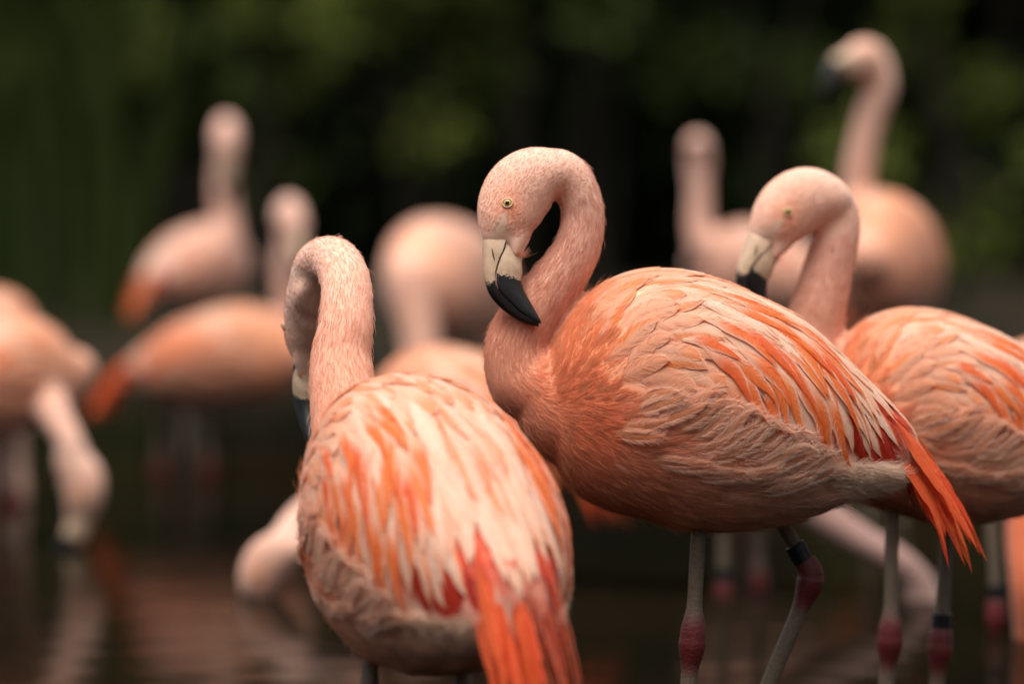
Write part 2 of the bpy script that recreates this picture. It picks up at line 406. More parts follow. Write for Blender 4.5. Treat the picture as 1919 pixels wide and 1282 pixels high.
def grow(root, side, L, hw, shape, colf, h0, h1, rs, stiff=0.55, jit=6, turn=0.0, steps=12, keep=True, dirv=None):
    """root: torso point (side -1 near / +1 far is its y sign); L, hw in tracing units"""
    L, hw = L / K, hw / K
    p, nn = snap(root); ds = L / steps
    d = flow(p[None])[0] if dirv is None else np.asarray(dirv, float)
    a = R(rs.normal(0, jit)); C, Nn = [], []
    prev = None
    for i in range(steps + 1):
        f = flow(p[None])[0] if dirv is None else d
        f = f - nn * np.dot(f, nn); f /= np.linalg.norm(f) + 1e-9
        ca, sa = math.cos(a + turn * i / steps), math.sin(a + turn * i / steps)
        f = f * ca + np.cross(nn, f) * sa
        if prev is not None:
            f = f * (1 - stiff) + prev * stiff; f -= nn * np.dot(f, nn); f /= np.linalg.norm(f) + 1e-9
        prev = f; C.append(p.copy()); Nn.append(nn.copy())
        p, nn = snap(p + f * ds)
    C, Nn = np.array(C), np.array(Nn)
    V, Fc, CC, UV = make_mesh_from_lines(C, Nn, L, hw, shape, colf, rs, h0=h0, h1=h1)
    me = mesh_np('feather', V, Fc, np.array(CC), UV); me.materials.append(M['feather'])
    if keep: FEATHERS.append((me, side, L * hw, root, np.array(V).reshape(-1, 7, 3), np.array(CC).reshape(-1, 7, 3), L, hw))
    return C, Nn

def mix(a, b, t): return np.asarray(a) * (1 - t) + np.asarray(b) * t
def sst(a, b, x):
    t = min(1, max(0, (x - a) / (b - a))); return t * t * (3 - 2 * t)
ORANGE, DEEP, CREAM, PINK, RED, PALE = np.array((.86, .25, .055)), np.array((.80, .13, .028)), np.array((.90, .63, .48)), np.array((.84, .42, .25)), np.array((.60, .04, .012)), np.array((.92, .70, .57))

def surf(x, y, side):
    """torso surface point seen at tracing position (x, y), on side -1 (near) or +1"""
    o = Vector(((x - 1300) / K, side * 0.5, (1000 - y) / K)); hit = TBVH.ray_cast(o, Vector((0, -side, 0)))
    if hit[0] is None:
        return snap((o.x, side * 0.01, o.z))[0]
    return np.array(hit[0])

PLUME_LINES = []
def build_feathers():
    for side in (-1, 1):
        rs = np.random.default_rng(11 if side < 0 else 23)
        # dark red flight feathers showing under the tertials
        for i in range(9):
            t = i / 8; c0 = mix((.50, .02, .008), RED, rs.uniform(0, 1))
            grow(surf(1570 + 75 * t, 752 + 25 * t, side), side, 120 + rs.uniform(-10, 25), 17, 'lance', lambda u, v, c=c0: c, 0.001, 0.002, rs, jit=4)
        # long pale tertials hanging over the rear flank
        for row, (a, b, n, L0, L1, h) in enumerate([((1330, 640), (1585, 730), 11, 205, 135, .003), ((1290, 590), (1570, 690), 12, 215, 165, .006), ((1270, 553), (1590, 668), 14, 190, 200, .010), ((1380, 545), (1600, 690), 8, 175, 175, .012)]):
            for i in range(n):
                t = (i + rs.uniform(-.25, .25)) / (n - 1)
                x, y = a[0] + (b[0] - a[0]) * t, a[1] + (b[1] - a[1]) * t - 14 * math.sin(math.pi * min(1, max(0, t)))
                cr = mix(CREAM, PINK, rs.uniform(0, .5)); edge = (rs.uniform(.3, .9), rs.uniform(0, .6), rs.uniform(.4, 1.0), 1.2)[row]; sgn = 1 if side < 0 else -1
                oc = mix(ORANGE, DEEP, rs.uniform(0, .6))
                def colf(u, v, cr=cr, edge=edge, oc=oc, sgn=sgn):
                    c = mix(cr, PALE, 0.5 * (1 - abs(v)) * (1 - u))
                    return mix(c, oc, 0.75 * sst(edge, edge + .35, v * sgn) * sst(.25, .6, u))
                grow(surf(x, y, side), side, (L0 + (L1 - L0) * t) * rs.uniform(.9, 1.12), rs.uniform(17, 22), 'lance', colf, h * .38 - .0012, h * .38 + .0018, rs, jit=4, stiff=.3)
        # narrow orange scapulars lying on them
        for (a, b, n, L, h) in [((1300, 585), (1500, 640), 7, 190, .010), ((1320, 552), (1490, 625), 7, 175, .012), ((1270, 625), (1400, 690), 5, 140, .009), ((1360, 560), (1460, 600), 3, 150, .013), ((1370, 640), (1530, 715), 6, 165, .011)]:
            for i in range(n):
                t = (i + rs.uniform(-.3, .3)) / (n - 1); oc = mix(ORANGE, DEEP, rs.uniform(.2, 1)); pl = mix(CREAM, ORANGE, rs.uniform(.1, .5)); sgn = rs.choice((-1, 1))
                def colf(u, v, oc=oc, pl=pl, sgn=sgn):
                    c = mix(pl, oc, sst(.12, .45, u)); return mix(c, PALE, .75 * sst(.55, .95, v * sgn) * (1 - sst(.75, 1, u)))
                grow(surf(a[0] + (b[0] - a[0]) * t + rs.uniform(-6, 6), a[1] + (b[1] - a[1]) * t + rs.uniform(-6, 6), side), side, L * rs.uniform(.85, 1.15), rs.uniform(11, 15), 'lance', colf, h * .42 - .0005, h * .42 + .0028, rs, jit=4, stiff=.3)
        # coverts of the shoulder and back
        V = verts(TME)
        pts = []
        cand = rs.permutation(len(V))
        for i in cand:
            p = V[i]
            if p[1] * side < 0.002: continue
            q = (p[0] * K + 1300, 1000 - p[2] * K)
            if not in_poly(np.array([q]), WING)[0] or q[0] > 1500 or q[1] > 735: continue
            if q[0] > 1360 and q[1] > 540 + (q[0] - 1360) * .55: continue
            dw = math.hypot(q[0] - 1240, q[1] - 712)
            sp = (22 + min(17, dw * .085)) / K
            if all((p[0] - o[0]) ** 2 + (p[1] - o[1]) ** 2 + (p[2] - o[2]) ** 2 > sp * sp for o in pts): pts.append(p)
        pts.sort(key=lambda p: -p[0])
        for p in pts:
            q = (p[0] * K + 1300, 1000 - p[2] * K); dw = math.hypot(q[0] - 1240, q[1] - 712)
            base = torso_color(p[None])[0]
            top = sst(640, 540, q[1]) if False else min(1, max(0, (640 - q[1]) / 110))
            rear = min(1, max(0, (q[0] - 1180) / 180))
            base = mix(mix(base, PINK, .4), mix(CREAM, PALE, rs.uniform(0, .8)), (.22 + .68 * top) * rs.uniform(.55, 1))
            oc = mix(mix(base, ORANGE, .9), DEEP, rear * top * rs.uniform(0, .6)); pat = rs.uniform(); sgn = rs.choice((-1, 1)); fr = mix(base, PALE, .6 + .3 * top)
            def colf(u, v, base=base, oc=oc, pat=pat, sgn=sgn, fr=fr, top=top):
                if pat < .30: c = mix(base, oc, .8 * sst(.45, .9, u))
                elif pat < .80: c = mix(base, oc, .95 * sst(.05, .5, v * sgn) * sst(.2, .5, u))
                else: c = mix(base, oc, .25 * sst(.2, .7, u))
                return mix(c, fr, .8 * sst(.72, .98, max(abs(v) * (0.55 + .45 * u), 0)) )
            L = 88 + min(112, dw * .46); hw = 16 + min(9, dw * .05)
            big = q[0] > 1250 and q[1] < 590
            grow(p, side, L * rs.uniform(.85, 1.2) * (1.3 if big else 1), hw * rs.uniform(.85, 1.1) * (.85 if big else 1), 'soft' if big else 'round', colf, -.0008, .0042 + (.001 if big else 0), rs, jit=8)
        # flank plumes sweeping up over the wing
        for (x, y, L, n) in [(1165, 762, 95, 2), (1195, 785, 120, 3), (1230, 800, 125, 3), (1265, 815, 135, 3), (1300, 838, 140, 3), (1345, 850, 140, 3), (1385, 868, 130, 3), (1425, 885, 120, 3),
                             (1470, 898, 110, 2), (1200, 735, 75, 2), (1150, 800, 90, 2), (1210, 840, 100, 3), (1270, 865, 105, 3), (1330, 890, 110, 3), (1400, 905, 110, 3), (1460, 925, 100, 2)]:
            for i in range(n):
                base = mix(torso_color(surf(x, y, side)[None])[0], PINK, rs.uniform(.2, .7)); tipc = mix(base, PALE, rs.uniform(.5, .95) * (.5 + .5 * min(1, max(0, (x - 1150) / 250)))); oc = mix(base, ORANGE, rs.uniform(.3, .8))
                colf = lambda u, v, base=base, tipc=tipc, oc=oc: mix(mix(base, oc, .6 * (1 - abs(v)) * sst(.2, .6, u)), tipc, .8 * sst(.45, .95, abs(v) * .6 + u * .45))
                Cc, Nn = grow(surf(x + rs.uniform(-16, 16), y + rs.uniform(-12, 12), side), side, L * rs.uniform(1.0, 1.3), rs.uniform(11, 16), 'soft', colf, -.0005, .005 + rs.uniform(0, .006), rs, jit=6, turn=-side * R(rs.uniform(-5, 12)) * -1)
                PLUME_LINES.append((side, Cc, Nn, base, tipc))
        # red tail and primaries, free of the body
        for i in range(34):
            t = i / 33; off = rs.uniform(0, .042); L = (150 + 130 * rs.uniform(.1, 1)) / K
            tx = rs.uniform(0, 1); p0 = np.array(((1622 + 70 * tx - 1300) / K, side * off, 0)); y0 = 722 + 70 * tx + rs.uniform(2, 52) * (1 + 8 * off); p0[2] = (1000 - y0) / K
            a0, a1 = R(rs.uniform(42, 53)), R(rs.uniform(62, 78)); C, Nn = [p0], []
            for s in range(14):
                a = a0 + (a1 - a0) * s / 13; dv = np.array((math.cos(a), side * .06 * (1 - s / 8), -math.sin(a))); C.append(C[-1] + dv * L / 14)
            C = np.array(C); nv = np.array((.45, side * .8, .35)); nv /= np.linalg.norm(nv)
            rc = mix((.70, .055, .012), (.84, .16, .04), rs.uniform(0, 1))
            colf = lambda u, v, rc=rc: mix(rc, (.85, .30, .10), .5 * sst(.6, 1, abs(v)) * (1 - u))
            T = np.gradient(C, axis=0); T /= np.linalg.norm(T, axis=1)[:, None]
            Nn = np.array([nv - tt * np.dot(nv, tt) for tt in T]); Nn /= np.linalg.norm(Nn, axis=1)[:, None]
            Vv, Fc, CC, UV = make_mesh_from_lines(C, Nn, L, rs.uniform(10, 16) / K, 'lance', colf, rs, conform=False, notch=.2)
            me = mesh_np('feather', Vv, Fc, np.array(CC), UV); me.materials.append(M['feather']); FEATHERS.append((me, side, L * .01, p0, np.array(Vv).reshape(-1, 7, 3), np.array(CC).reshape(-1, 7, 3), L, .0075))
build_feathers()

def joined_feathers(sel, name):
    V, Fc, C, UV, o = [], [], [], [], 0
    for me, *_ in sel:
        v = verts(me); V.append(v); c = np.empty(len(v) * 4, np.float32); me.attributes['col'].data.foreach_get('color', c); C.append(c.reshape(-1, 4)[:, :3])
        uvl = np.empty(len(me.loops) * 2, np.float32); me.uv_layers['uv'].data.foreach_get('uv', uvl); li = np.empty(len(me.loops), np.int32); me.loops.foreach_get('vertex_index', li)
        u = np.zeros((len(v), 2), np.float32); u[li] = uvl.reshape(-1, 2); UV.append(u)
        Fc += [tuple(i + o for i in p.vertices) for p in me.polygons]; o += len(v)
    me = mesh_np(name, np.vstack(V), Fc, np.vstack(C), np.vstack(UV)); me.materials.append(M['feather']); return me
ALL_FEATHERS = joined_feathers(FEATHERS, 'wing_feathers')
PALE_FEATHERS = joined_feathers(FEATHERS, 'wing_feathers'); _c = np.empty(len(PALE_FEATHERS.vertices) * 4, np.float32); PALE_FEATHERS.attributes['col'].data.foreach_get('color', _c)
_c = _c.reshape(-1, 4); _red = (_c[:, 1] < .17)[:, None]; _c[:, :3] = np.where(_red, _c[:, :3] * (.9, 1.3, 1.5), _c[:, :3] * .4 + np.array((.82, .55, .45)) * .6); PALE_FEATHERS.attributes['col'].data.foreach_set('color', _c.ravel())

# ------------------------------------------------------------------ fine plumage as hair strands
def sample_surface(me, n, rs):
    me.calc_loop_triangles(); t = np.empty(len(me.loop_triangles) * 3, np.int32); me.loop_triangles.foreach_get('vertices', t); t = t.reshape(-1, 3)
    v = verts(me); nn = np.empty(len(v) * 3, np.float32); me.vertices.foreach_get('normal', nn); nn = nn.reshape(-1, 3)
    a, b, c = v[t[:, 0]], v[t[:, 1]], v[t[:, 2]]; ar = np.linalg.norm(np.cross(b - a, c - a), axis=1)
    i = rs.choice(len(t), n, p=ar / ar.sum()); r1 = np.sqrt(rs.random(n))[:, None]; r2 = rs.random(n)[:, None]
    w0, w1, w2 = 1 - r1, r1 * (1 - r2), r1 * r2
    P = a[i] * w0 + b[i] * w1 + c[i] * w2; N = nn[t[i, 0]] * w0 + nn[t[i, 1]] * w1 + nn[t[i, 2]] * w2
    return P, N / (np.linalg.norm(N, axis=1)[:, None] + 1e-9)

def curves_obj(name, P, rad, col, parent, mw):
    """P (n, m, 3) strands, rad (n,) root radius, col (n, 3)"""
    n, m, _ = P.shape
    c = bpy.data.hair_curves.new(name); c.add_curves([m] * n)
    c.attributes['position'].data.foreach_set('vector', P.astype(np.float32).ravel())
    prof = np.linspace(1, 0.25, m)[None] * rad[:, None]
    ra = c.attributes.get('radius') or c.attributes.new('radius', 'FLOAT', 'POINT'); ra.data.foreach_set('value', prof.astype(np.float32).ravel())
    ca = c.attributes.new('col', 'FLOAT_COLOR', 'CURVE'); cc = np.ones((n, 4), np.float32); cc[:, :3] = col; ca.data.foreach_set('color', cc.ravel())
    o = link(name, c, M['down'], parent, mw); o['kind'] = 'stuff'
    return o

def strands(P, N, D, L, lift, curl, m=5):
    t = np.linspace(0, 1, m)[None, :, None]
    return P[:, None] + D[:, None] * (L[:, None, None] * t) + N[:, None] * (lift[:, None, None] * t - curl[:, None, None] * t * t)

# ------------------------------------------------------------------ birds
def rot_axis(axis, deg): return Matrix.Rotation(R(deg), 3, axis)

BIRDS = 0
def flamingo(label, ref, d, yaw, neck, head_rot, scale=1.0, detail=0, legs=(), seed=1, group=None, shade_tint=(1, 1, 1), pale=0.0, see=0):
    """ref: photograph pixel of the belly point (torso origin) at depth d; yaw: turn about z, 0 = looking left.
    neck: list of (px, py, depth offset, radius in tracing units) from head pivot to breast; head_rot: 3x3 head orientation in world axes (identity = as the standing bird in side view)."""
    rs = np.random.default_rng(seed); scale = np.array((scale,) * 3 if isinstance(scale, (int, float)) else scale, float); sm_ = float(scale.mean())
    O = at(ref[0], ref[1], d); root = bpy.data.objects.new('flamingo', None); COL.objects.link(root)
    root.location = (O.x, O.y, BED); root.rotation_euler = (0, 0, R(yaw)); root['label'] = label; root['category'] = 'flamingo'
    root['group'] = 'flamingos in the pond'; root.empty_display_size = 0.1
    RW = Matrix.Rotation(R(yaw), 4, 'Z'); W = Matrix.Translation(O) @ RW           # torso frame -> world, unscaled
    Wi = W.inverted(); TL = Matrix.Translation((0, 0, O.z - BED))                   # torso frame -> root local
    TLS = TL @ Matrix.Diagonal((scale[0], scale[1], scale[2], 1))
    def loc(px, py, dd): return np.array(Wi @ at(px, py, d + dd))
    # neck
    C = [np.append(loc(a, b, c), r / K) for a, b, c, r in neck]
    C += [np.append(tp(1010, 725) * scale, 78 / K * sm_), np.append(tp(1070, 760) * scale, 112 / K * sm_), np.append(tp(1150, 770) * scale, 130 / K * sm_)] if neck_attach else []
    CH = catmull(C, 8); nv, nf = tube(CH[:, :3], CH[:, 3], 20)
    piv = np.array(C[0][:3])
    HR = (RW.to_3x3().inverted() @ head_rot)
    hs_ = 1.0
    hv = np.array([np.array(HR @ Vector(v)) for v in HEAD[0]]) * hs_ + piv
    tv = TORSO[0] * scale
    V, Fc = join([(tv, TORSO[1]), (nv, nf), (hv, HEAD[1])])
    vox = (0.008, 0.005, 0.0036)[detail]
    me = remesh(V, Fc, vox, (4, 9, 14)[detail])
    P = verts(me)
    nb_ = np.empty(len(P) * 3, np.float32); me.vertices.foreach_get('normal', nb_); pq = np.stack([P[:, 0] / scale[0] * K + 1300, 1000 - P[:, 2] / scale[2] * K], 1)
    P = P - nb_.reshape(-1, 3) * (.0025 * in_poly(pq, WING) * np.clip((pq[:, 0] - 1190) / 90, 0, 1))[:, None]; me.vertices.foreach_set('co', P.astype(np.float32).ravel()); me.update()
    # regions: which vertices belong to the neck / head
    def region(P):
        d2 = np.full(len(P), 1e9); idx = np.zeros(len(P), int)
        for i in range(len(CH)):
            q = np.linalg.norm(P - CH[i, :3], axis=1) / CH[i, 3]; k = q < d2; d2[k] = q[k]; idx[k] = i
        ndone = len(CH) - 1
        tau = idx / ndone
        tlim = 1 - 17 / ndone if neck_attach else .75
        wn = np.clip((tlim + .10 - tau) / .20, 0, 1) * np.clip((1.5 - d2) / .3, 0, 1)
        Hl = (P - piv) @ np.array(HR)          # head frame
        hx, hy = Hl[:, 0] * K + PIV[0], PIV[1] - Hl[:, 2] * K
        hd = np.full(len(P), 1e9)
        for (x, y, r, l) in HEAD_ST: hd = np.minimum(hd, np.sqrt((hx - x) ** 2 + (hy - y) ** 2 + (Hl[:, 1] * K) ** 2) / r)
        wh = np.clip((1.35 - hd) / .2, 0, 1)
        return wn, tau, wh, hx, hy, idx
    def color(P):
        wn, tau, wh, hx, hy, idx = region(P)
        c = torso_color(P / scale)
        ncol = np.where((tau < .45)[:, None], NECK_TOP + (NECK_MID - NECK_TOP) * (tau / .45)[:, None], NECK_MID + (NECK_LOW - NECK_MID) * np.clip((tau - .45) / .4, 0, 1)[:, None])
        c = c * (1 - wn[:, None]) + ncol * wn[:, None]
        hc = np.tile(np.array((.76, .45, .34)), (len(P), 1)); eye = np.exp(-(((hx - 955) / 26) ** 2 + ((hy - 398) / 36) ** 2))
        hc = hc + (np.array((.78, .28, .15)) - hc) * (eye * .75)[:, None]
        top = np.clip((330 - hy) / 60, 0, 1); hc = hc + (np.array((.80, .55, .46)) - hc) * (top * .6)[:, None]
        lore = np.exp(-((hx - 948 + (hy - 400) * .3) / (3 + np.clip(hy - 400, 0, 60) * .36)) ** 2) * np.clip((hy - 398) / 14, 0, 1); hc = hc + (np.array((.64, .46, .35)) - hc) * (lore * .85)[:, None]
        c = c * (1 - wh[:, None]) + hc * wh[:, None]
        return np.clip((c + (np.array((.84, .54, .44)) - c) * pale) * np.array(shade_tint), 0, .95)  # per-bird multiplier puts canopy shade into the background birds' plumage colour
    a = me.attributes.new('col', 'FLOAT_COLOR', 'POINT'); cc = np.ones((len(P), 4), np.float32); cc[:, :3] = color(P); a.data.foreach_set('color', cc.ravel())
    me.name = 'body'; body = link('body', me, M['plumage'], root, TL)
    HM = TL @ Matrix.Translation(Vector(piv)) @ HR.to_4x4() @ Matrix.Scale(hs_, 4)
    ub = link('upper_bill', BILL_U, M['bill'], root, HM); lb = link('lower_bill', BILL_L, M['bill'], root, HM)
    bvh = BVHTree.FromPolygons([tuple(v) for v in P], [tuple(p.vertices) for p in me.polygons])
    if True:
        for s in (-1, 1):
            o = Vector(piv) + HR @ Vector(hp(951, 389, s * 200)); dr = HR @ Vector((0, -s, 0)); h = bvh.ray_cast(o, dr)
            if h[0] is None: continue
            # frame: z outwards
            z = h[1].normalized(); xx = (HR @ Vector((0, 0, 1))); xx = (xx - z * xx.dot(z)).normalized(); yy = z.cross(xx)
            EM = TL @ (Matrix.Translation(h[0] - z * .0030) @ Matrix((xx, yy, z)).transposed().to_4x4())
            e = link('eye', EYE, M['iris'], root, EM)
            link('pupil', PUPIL, M['pupil'], e); link('eyelid', EYELID, M['lid'], e)
            if detail:
                ns = link('nostril', NOSTRIL, M['slit'], ub, Matrix.Translation(hp(925, 482, s * 21.5)) @ Matrix.Rotation(R(-12), 4, 'Y'))
    # feathers
    if detail:
        order = sorted(FEATHERS, key=lambda f: (0 if (see == 0 or f[1] == see) else 1, -f[2]))
        ind, rest = order[:290], order[290:]
        for f in ind: link('feather', f[0], None, root, TLS)
        if rest:
            o = link('under_feathers', joined_feathers(rest, 'under_feathers'), None, root, TLS); o['kind'] = 'stuff'
    else:
        o = link('wing_feathers', ALL_FEATHERS if pale < .3 else PALE_FEATHERS, None, root, TLS); o['kind'] = 'stuff'
    # strands
    if detail:
        nh = (0, 60000, 130000)[detail]
        Ps, Ns = sample_surface(me, nh, rs); wn, tau, wh, hx, hy, idx = region(Ps); q = np.stack([Ps[:, 0] / scale[0] * K + 1300, 1000 - Ps[:, 2] / scale[2] * K], 1)
        T = np.gradient(CH[:, :3], axis=0); T /= np.linalg.norm(T, axis=1)[:, None]
        fl = flow(Ps / scale); wnk = np.maximum(wn, wh)
        D = T[idx] * wnk[:, None] + fl * (1 - wnk[:, None])
        hdir = np.array([np.array(HR @ Vector((.35, 0, .94)))]); D = D * (1 - wh[:, None] * .7) + hdir * wh[:, None] * .7
        D += rs.normal(0, .16, D.shape); D -= Ns * (D * Ns).sum(1)[:, None]; D /= np.linalg.norm(D, axis=1)[:, None] + 1e-9
        wing = in_poly(q, WING) & (wnk < .5) & (q[:, 0] > rs.uniform(1085, 1165, len(q))); onbill = (wh > .5) & ((hy > 440 + np.clip(hx - 952, 0, 40) * 1.6) | ((hy > 452) & (hx > 945)))
        eyez = (wh > .5) & (((hx - 951) / 13) ** 2 + ((hy - 389) / 13) ** 2 < 1)
        lorez = (wh > .5) & (np.abs(hx - 948 + (hy - 400) * .3) < np.clip(hy - 405, 0, 60) * .30)
        keep = ~wing & ~onbill & ~eyez & ~lorez
        L = np.where(wh > .5, .0038, np.where(wn > .5, .0065 + .006 * tau, .013)) * rs.uniform(.6, 1.3, len(Ps))
        stray = (rs.random(len(Ps)) < .05) & (wh < .5); L = np.where(stray, L * 1.5, L)
        lift = L * np.where(stray, rs.uniform(.3, .8, len(Ps)), rs.uniform(.08, .30, len(Ps))); curl = lift * rs.uniform(.4, .95, len(Ps))
        col = np.clip(color(Ps) * rs.uniform(.92, 1.1, (len(Ps), 1)), 0, .95)
        S = strands(Ps, Ns, D, L, lift, curl)[keep]
        curves_obj('down_plumage', S, np.full(len(S), .00019 if detail == 2 else .00025), col[keep], root, TL)
        # tufts of breast and belly
        nt_ = (0, 1500, 3600)[detail]; m = 16
        Ps, Ns = sample_surface(me, nt_, rs); wn, tau, wh, hx, hy, idx = region(Ps); q = np.stack([Ps[:, 0] / scale[0] * K + 1300, 1000 - Ps[:, 2] / scale[2] * K], 1)
        wnk = np.maximum(wn, wh); keep = ~(in_poly(q, WING) & (q[:, 0] > rs.uniform(1080, 1150, len(q)))) & (wnk < .35); Ps, Ns, q = Ps[keep], Ns[keep], q[keep]; n = len(Ps)
        D = flow(Ps / scale) + rs.normal(0, .14, (n, 3)); D -= Ns * (D * Ns).sum(1)[:, None]; D /= np.linalg.norm(D, axis=1)[:, None]
        B = np.cross(Ns, D); fx = np.clip((q[:, 0] - 1000) / 450, 0, 1)
        tl = (.015 + .020 * fx) * rs.uniform(.75, 1.25, n); tlift = tl * rs.uniform(.06, .24, n)
        tcol = color(Ps) * rs.uniform(.86, 1.14, (n, 1))
        white = rs.random(n) < .12 * fx; tcol[white] = tcol[white] * .5 + PALE * .5
        rep = lambda x: np.repeat(x, m, axis=0)
        s_ = np.tile(np.linspace(-1, 1, m), n) + rs.normal(0, .06, n * m); wd = rep(tl) * .22
        P2 = rep(Ps) + rep(B) * (s_ * wd * .45)[:, None] - rep(D) * (rep(tl) * .15 * rs.random(n * m))[:, None]
        D2 = rep(D) + rep(B) * (s_ * .20)[:, None]; D2 /= np.linalg.norm(D2, axis=1)[:, None]
        L2 = rep(tl) * (1.05 - .35 * s_ ** 2) * rs.uniform(.88, 1.1, n * m); li = rep(tlift) * (1 - .4 * s_ ** 2)
        S = strands(P2, rep(Ns), D2, L2, li, li * .75, 6)
        curves_obj('body_plumage', S, np.full(len(S), .00034 if detail == 2 else .00045), np.clip(rep(tcol) * rs.uniform(.85, 1.15, (n * m, 1)), 0, .95), root, TL)
        # frayed barbs of the flank plumes
        PP, NN, DD, LL, CC2 = [], [], [], [], []
        for side, Cc, Nn, base, tipc in PLUME_LINES:
            if see and side != see: continue
            Tn = np.gradient(Cc, axis=0); Tn /= np.linalg.norm(Tn, axis=1)[:, None]
            for j in range(110 if detail == 2 else 36):
                u = .25 + .75 * rs.random(); x = u * (len(Cc) - 1); i0 = min(int(x), len(Cc) - 2); f = x - i0
                p = Cc[i0] * (1 - f) + Cc[i0 + 1] * f; nn = Nn[i0]; b = np.cross(nn, Tn[i0]) * rs.choice((-1, 1))
                wv = 14 / K * vane(u, 'soft')
                PP.append((p + b * wv * .5 + nn * (.002 + .007 * u)) * scale); NN.append(nn); dd = Tn[i0] * rs.uniform(.75, 1.1) + b * rs.uniform(.25, .75); DD.append(dd / np.linalg.norm(dd))
                LL.append(rs.uniform(.006, .013)); CC2.append(mix(tipc, PALE, rs.uniform(.1, .6)))
        PP, NN, DD, LL = map(np.array, (PP, NN, DD, LL))
        S = strands(PP, NN, DD, LL, LL * .12, LL * .1, 5); curves_obj('flank_barbs', S, np.full(len(S), .00022), np.array(CC2), root, TL)
        # barbs lying over every vane and fraying its edge
        BP, BC = [], []
        for me_, side, sz, rt, G, Cg, Lf, hf in FEATHERS:
            if see and side != see: continue
            nb = int((46 if detail == 2 else 20) * min(1.6, max(.5, Lf / .06))); ni = G.shape[0] - 1
            u0 = rs.random(nb) ** .9 * .97; sg = np.where(rs.random(nb) < .5, -1.0, 1.0); over = 1 + rs.uniform(-.05, .22, nb); reach = hf * rs.uniform(1.2, 2.2, nb) / Lf
            tt = np.linspace(0, 1, 5)[None]; u = np.clip(u0[:, None] + reach[:, None] * .6 * tt, 0, 1.04); v0 = np.where(rs.random(nb) < .35, .08, .5)[:, None]; v = sg[:, None] * (v0 + (1 - v0) * tt) * over[:, None]
            x = np.clip(u * ni, 0, ni); i0 = np.minimum(x.astype(int), ni - 1); f = u * ni - i0; y = (np.clip(v, -1, 1) + 1) * 3; k0 = np.minimum(y.astype(int), 5); g = ((v + 1) * 3 - k0)
            f, g = f[..., None], g[..., None]
            bil = lambda A: (A[i0, k0] * (1 - f) + A[i0 + 1, k0] * f) * (1 - g) + (A[i0, k0 + 1] * (1 - f) + A[i0 + 1, k0 + 1] * f) * g
            Q = bil(G); du = G[np.minimum(i0 + 1, ni), k0] - G[i0, k0]; dv = G[i0, k0 + 1] - G[i0, k0]; nn = np.cross(du, dv); nn /= np.linalg.norm(nn, axis=2)[..., None] + 1e-12
            out = Q / scale * 0 + nn; sgn_ = np.sign((nn[:, 2] * (np.array((0, side, .35)))).sum(1)); sgn_[sgn_ == 0] = 1
            Q = Q + nn * sgn_[:, None, None] * .0005; BP.append(Q * scale); BC.append(bil(Cg)[:, 3] * rs.uniform(.94, 1.08, (nb, 1)))
        BP, BC = np.vstack(BP), np.clip(np.vstack(BC), 0, .95)
        curves_obj('feather_barbs', BP, np.full(len(BP), .00018 if detail == 2 else .00024), BC, root, TL)
        # fluff under the tail
        n = (0, 1200, 4000)[detail]; t = rs.random(n); x = 1545 + 165 * t; yb = 872 + 22 * t + rs.uniform(-14, 42, n) * (1 - .5 * t); sd = np.where(rs.random(n) < .5, -1, 1)
        PP = np.array([snap(((xx - 1300) / K, s * rs.uniform(.02, .12), (1000 - yy) / K))[0] for xx, yy, s in zip(x, yb, sd)]); NN = np.array([snap(p)[1] for p in PP])
        DD = np.stack([np.ones(n), np.zeros(n), rs.uniform(-.35, .55, n)], 1) + NN * .35 + rs.normal(0, .22, (n, 3)); DD /= np.linalg.norm(DD, axis=1)[:, None]
        LL = rs.uniform(.008, .024, n); S = strands(PP * scale, NN, DD, LL, LL * .2, LL * .3, 6)
        curves_obj('undertail_fluff', S, np.full(n, .0002), np.clip(np.array((.88, .67, .53)) * rs.uniform(.8, 1.1, (n, 1)), 0, .95), root, TL)
    # legs: pixel path (px, py, depth offset); ankle index, optional band
    for lg in legs:
        pts = [np.array(loc(*p[:3])) for p in lg['path']]; ank = pts[lg['ankle']]
        bot = pts[-1].copy(); zb = BED - O.z + .004
        if bot[2] > zb + .02:
            k = (zb - bot[2]); dv = pts[-1] - pts[-2]; dv = dv / max(1e-6, abs(dv[2])); pts.append(pts[-1] + dv * abs(k))
        Q = catmull(pts, 14); al = np.linalg.norm(Q - ank, axis=1); below = np.arange(len(Q)) > lg['ankle'] * 14
        r = np.where(below, .0098, .0088) + .0066 * np.exp(-(al / .027) ** 2.6)
        sgn = np.where(below, 1, -1) * al
        red = np.exp(-(np.abs(sgn - .006) / .036) ** 5)
        cl = np.array((.17, .125, .088))[None] * (1 - red[:, None]) + np.array((.13, .013, .014))[None] * red[:, None]
        lv, lf = tube(Q, r, 16); lc = np.vstack([np.repeat(cl, 16, axis=0), cl[:1], cl[-1:]])
        lm = mesh_np('leg', lv, lf, lc); lo = link('leg', lm, M['leg'], root, TL)
        # webbed foot on the pond bed
        f0 = Q[-1]; FV = [f0 + np.array((0, 0, .012))]; FF = []
        for j, an in enumerate((-38, -19, 0, 19, 38)):
            rr = .085 if j % 2 == 0 else .070
            FV.append(np.array((f0[0] - rr * math.cos(R(an)), f0[1] + rr * math.sin(R(an)), zb - .003 + (.004 if j % 2 == 0 else .001))))
        FV.append(np.array((f0[0] + .02, f0[1], zb)));
        for j in range(4): FF.append((0, j + 1, j + 2))
        FF += [(0, 6, 1), (0, 5, 6)]
        link('foot', mesh_np('foot', FV, FF, np.tile((.30, .15, .12), (len(FV), 1))), M['leg'], lo)
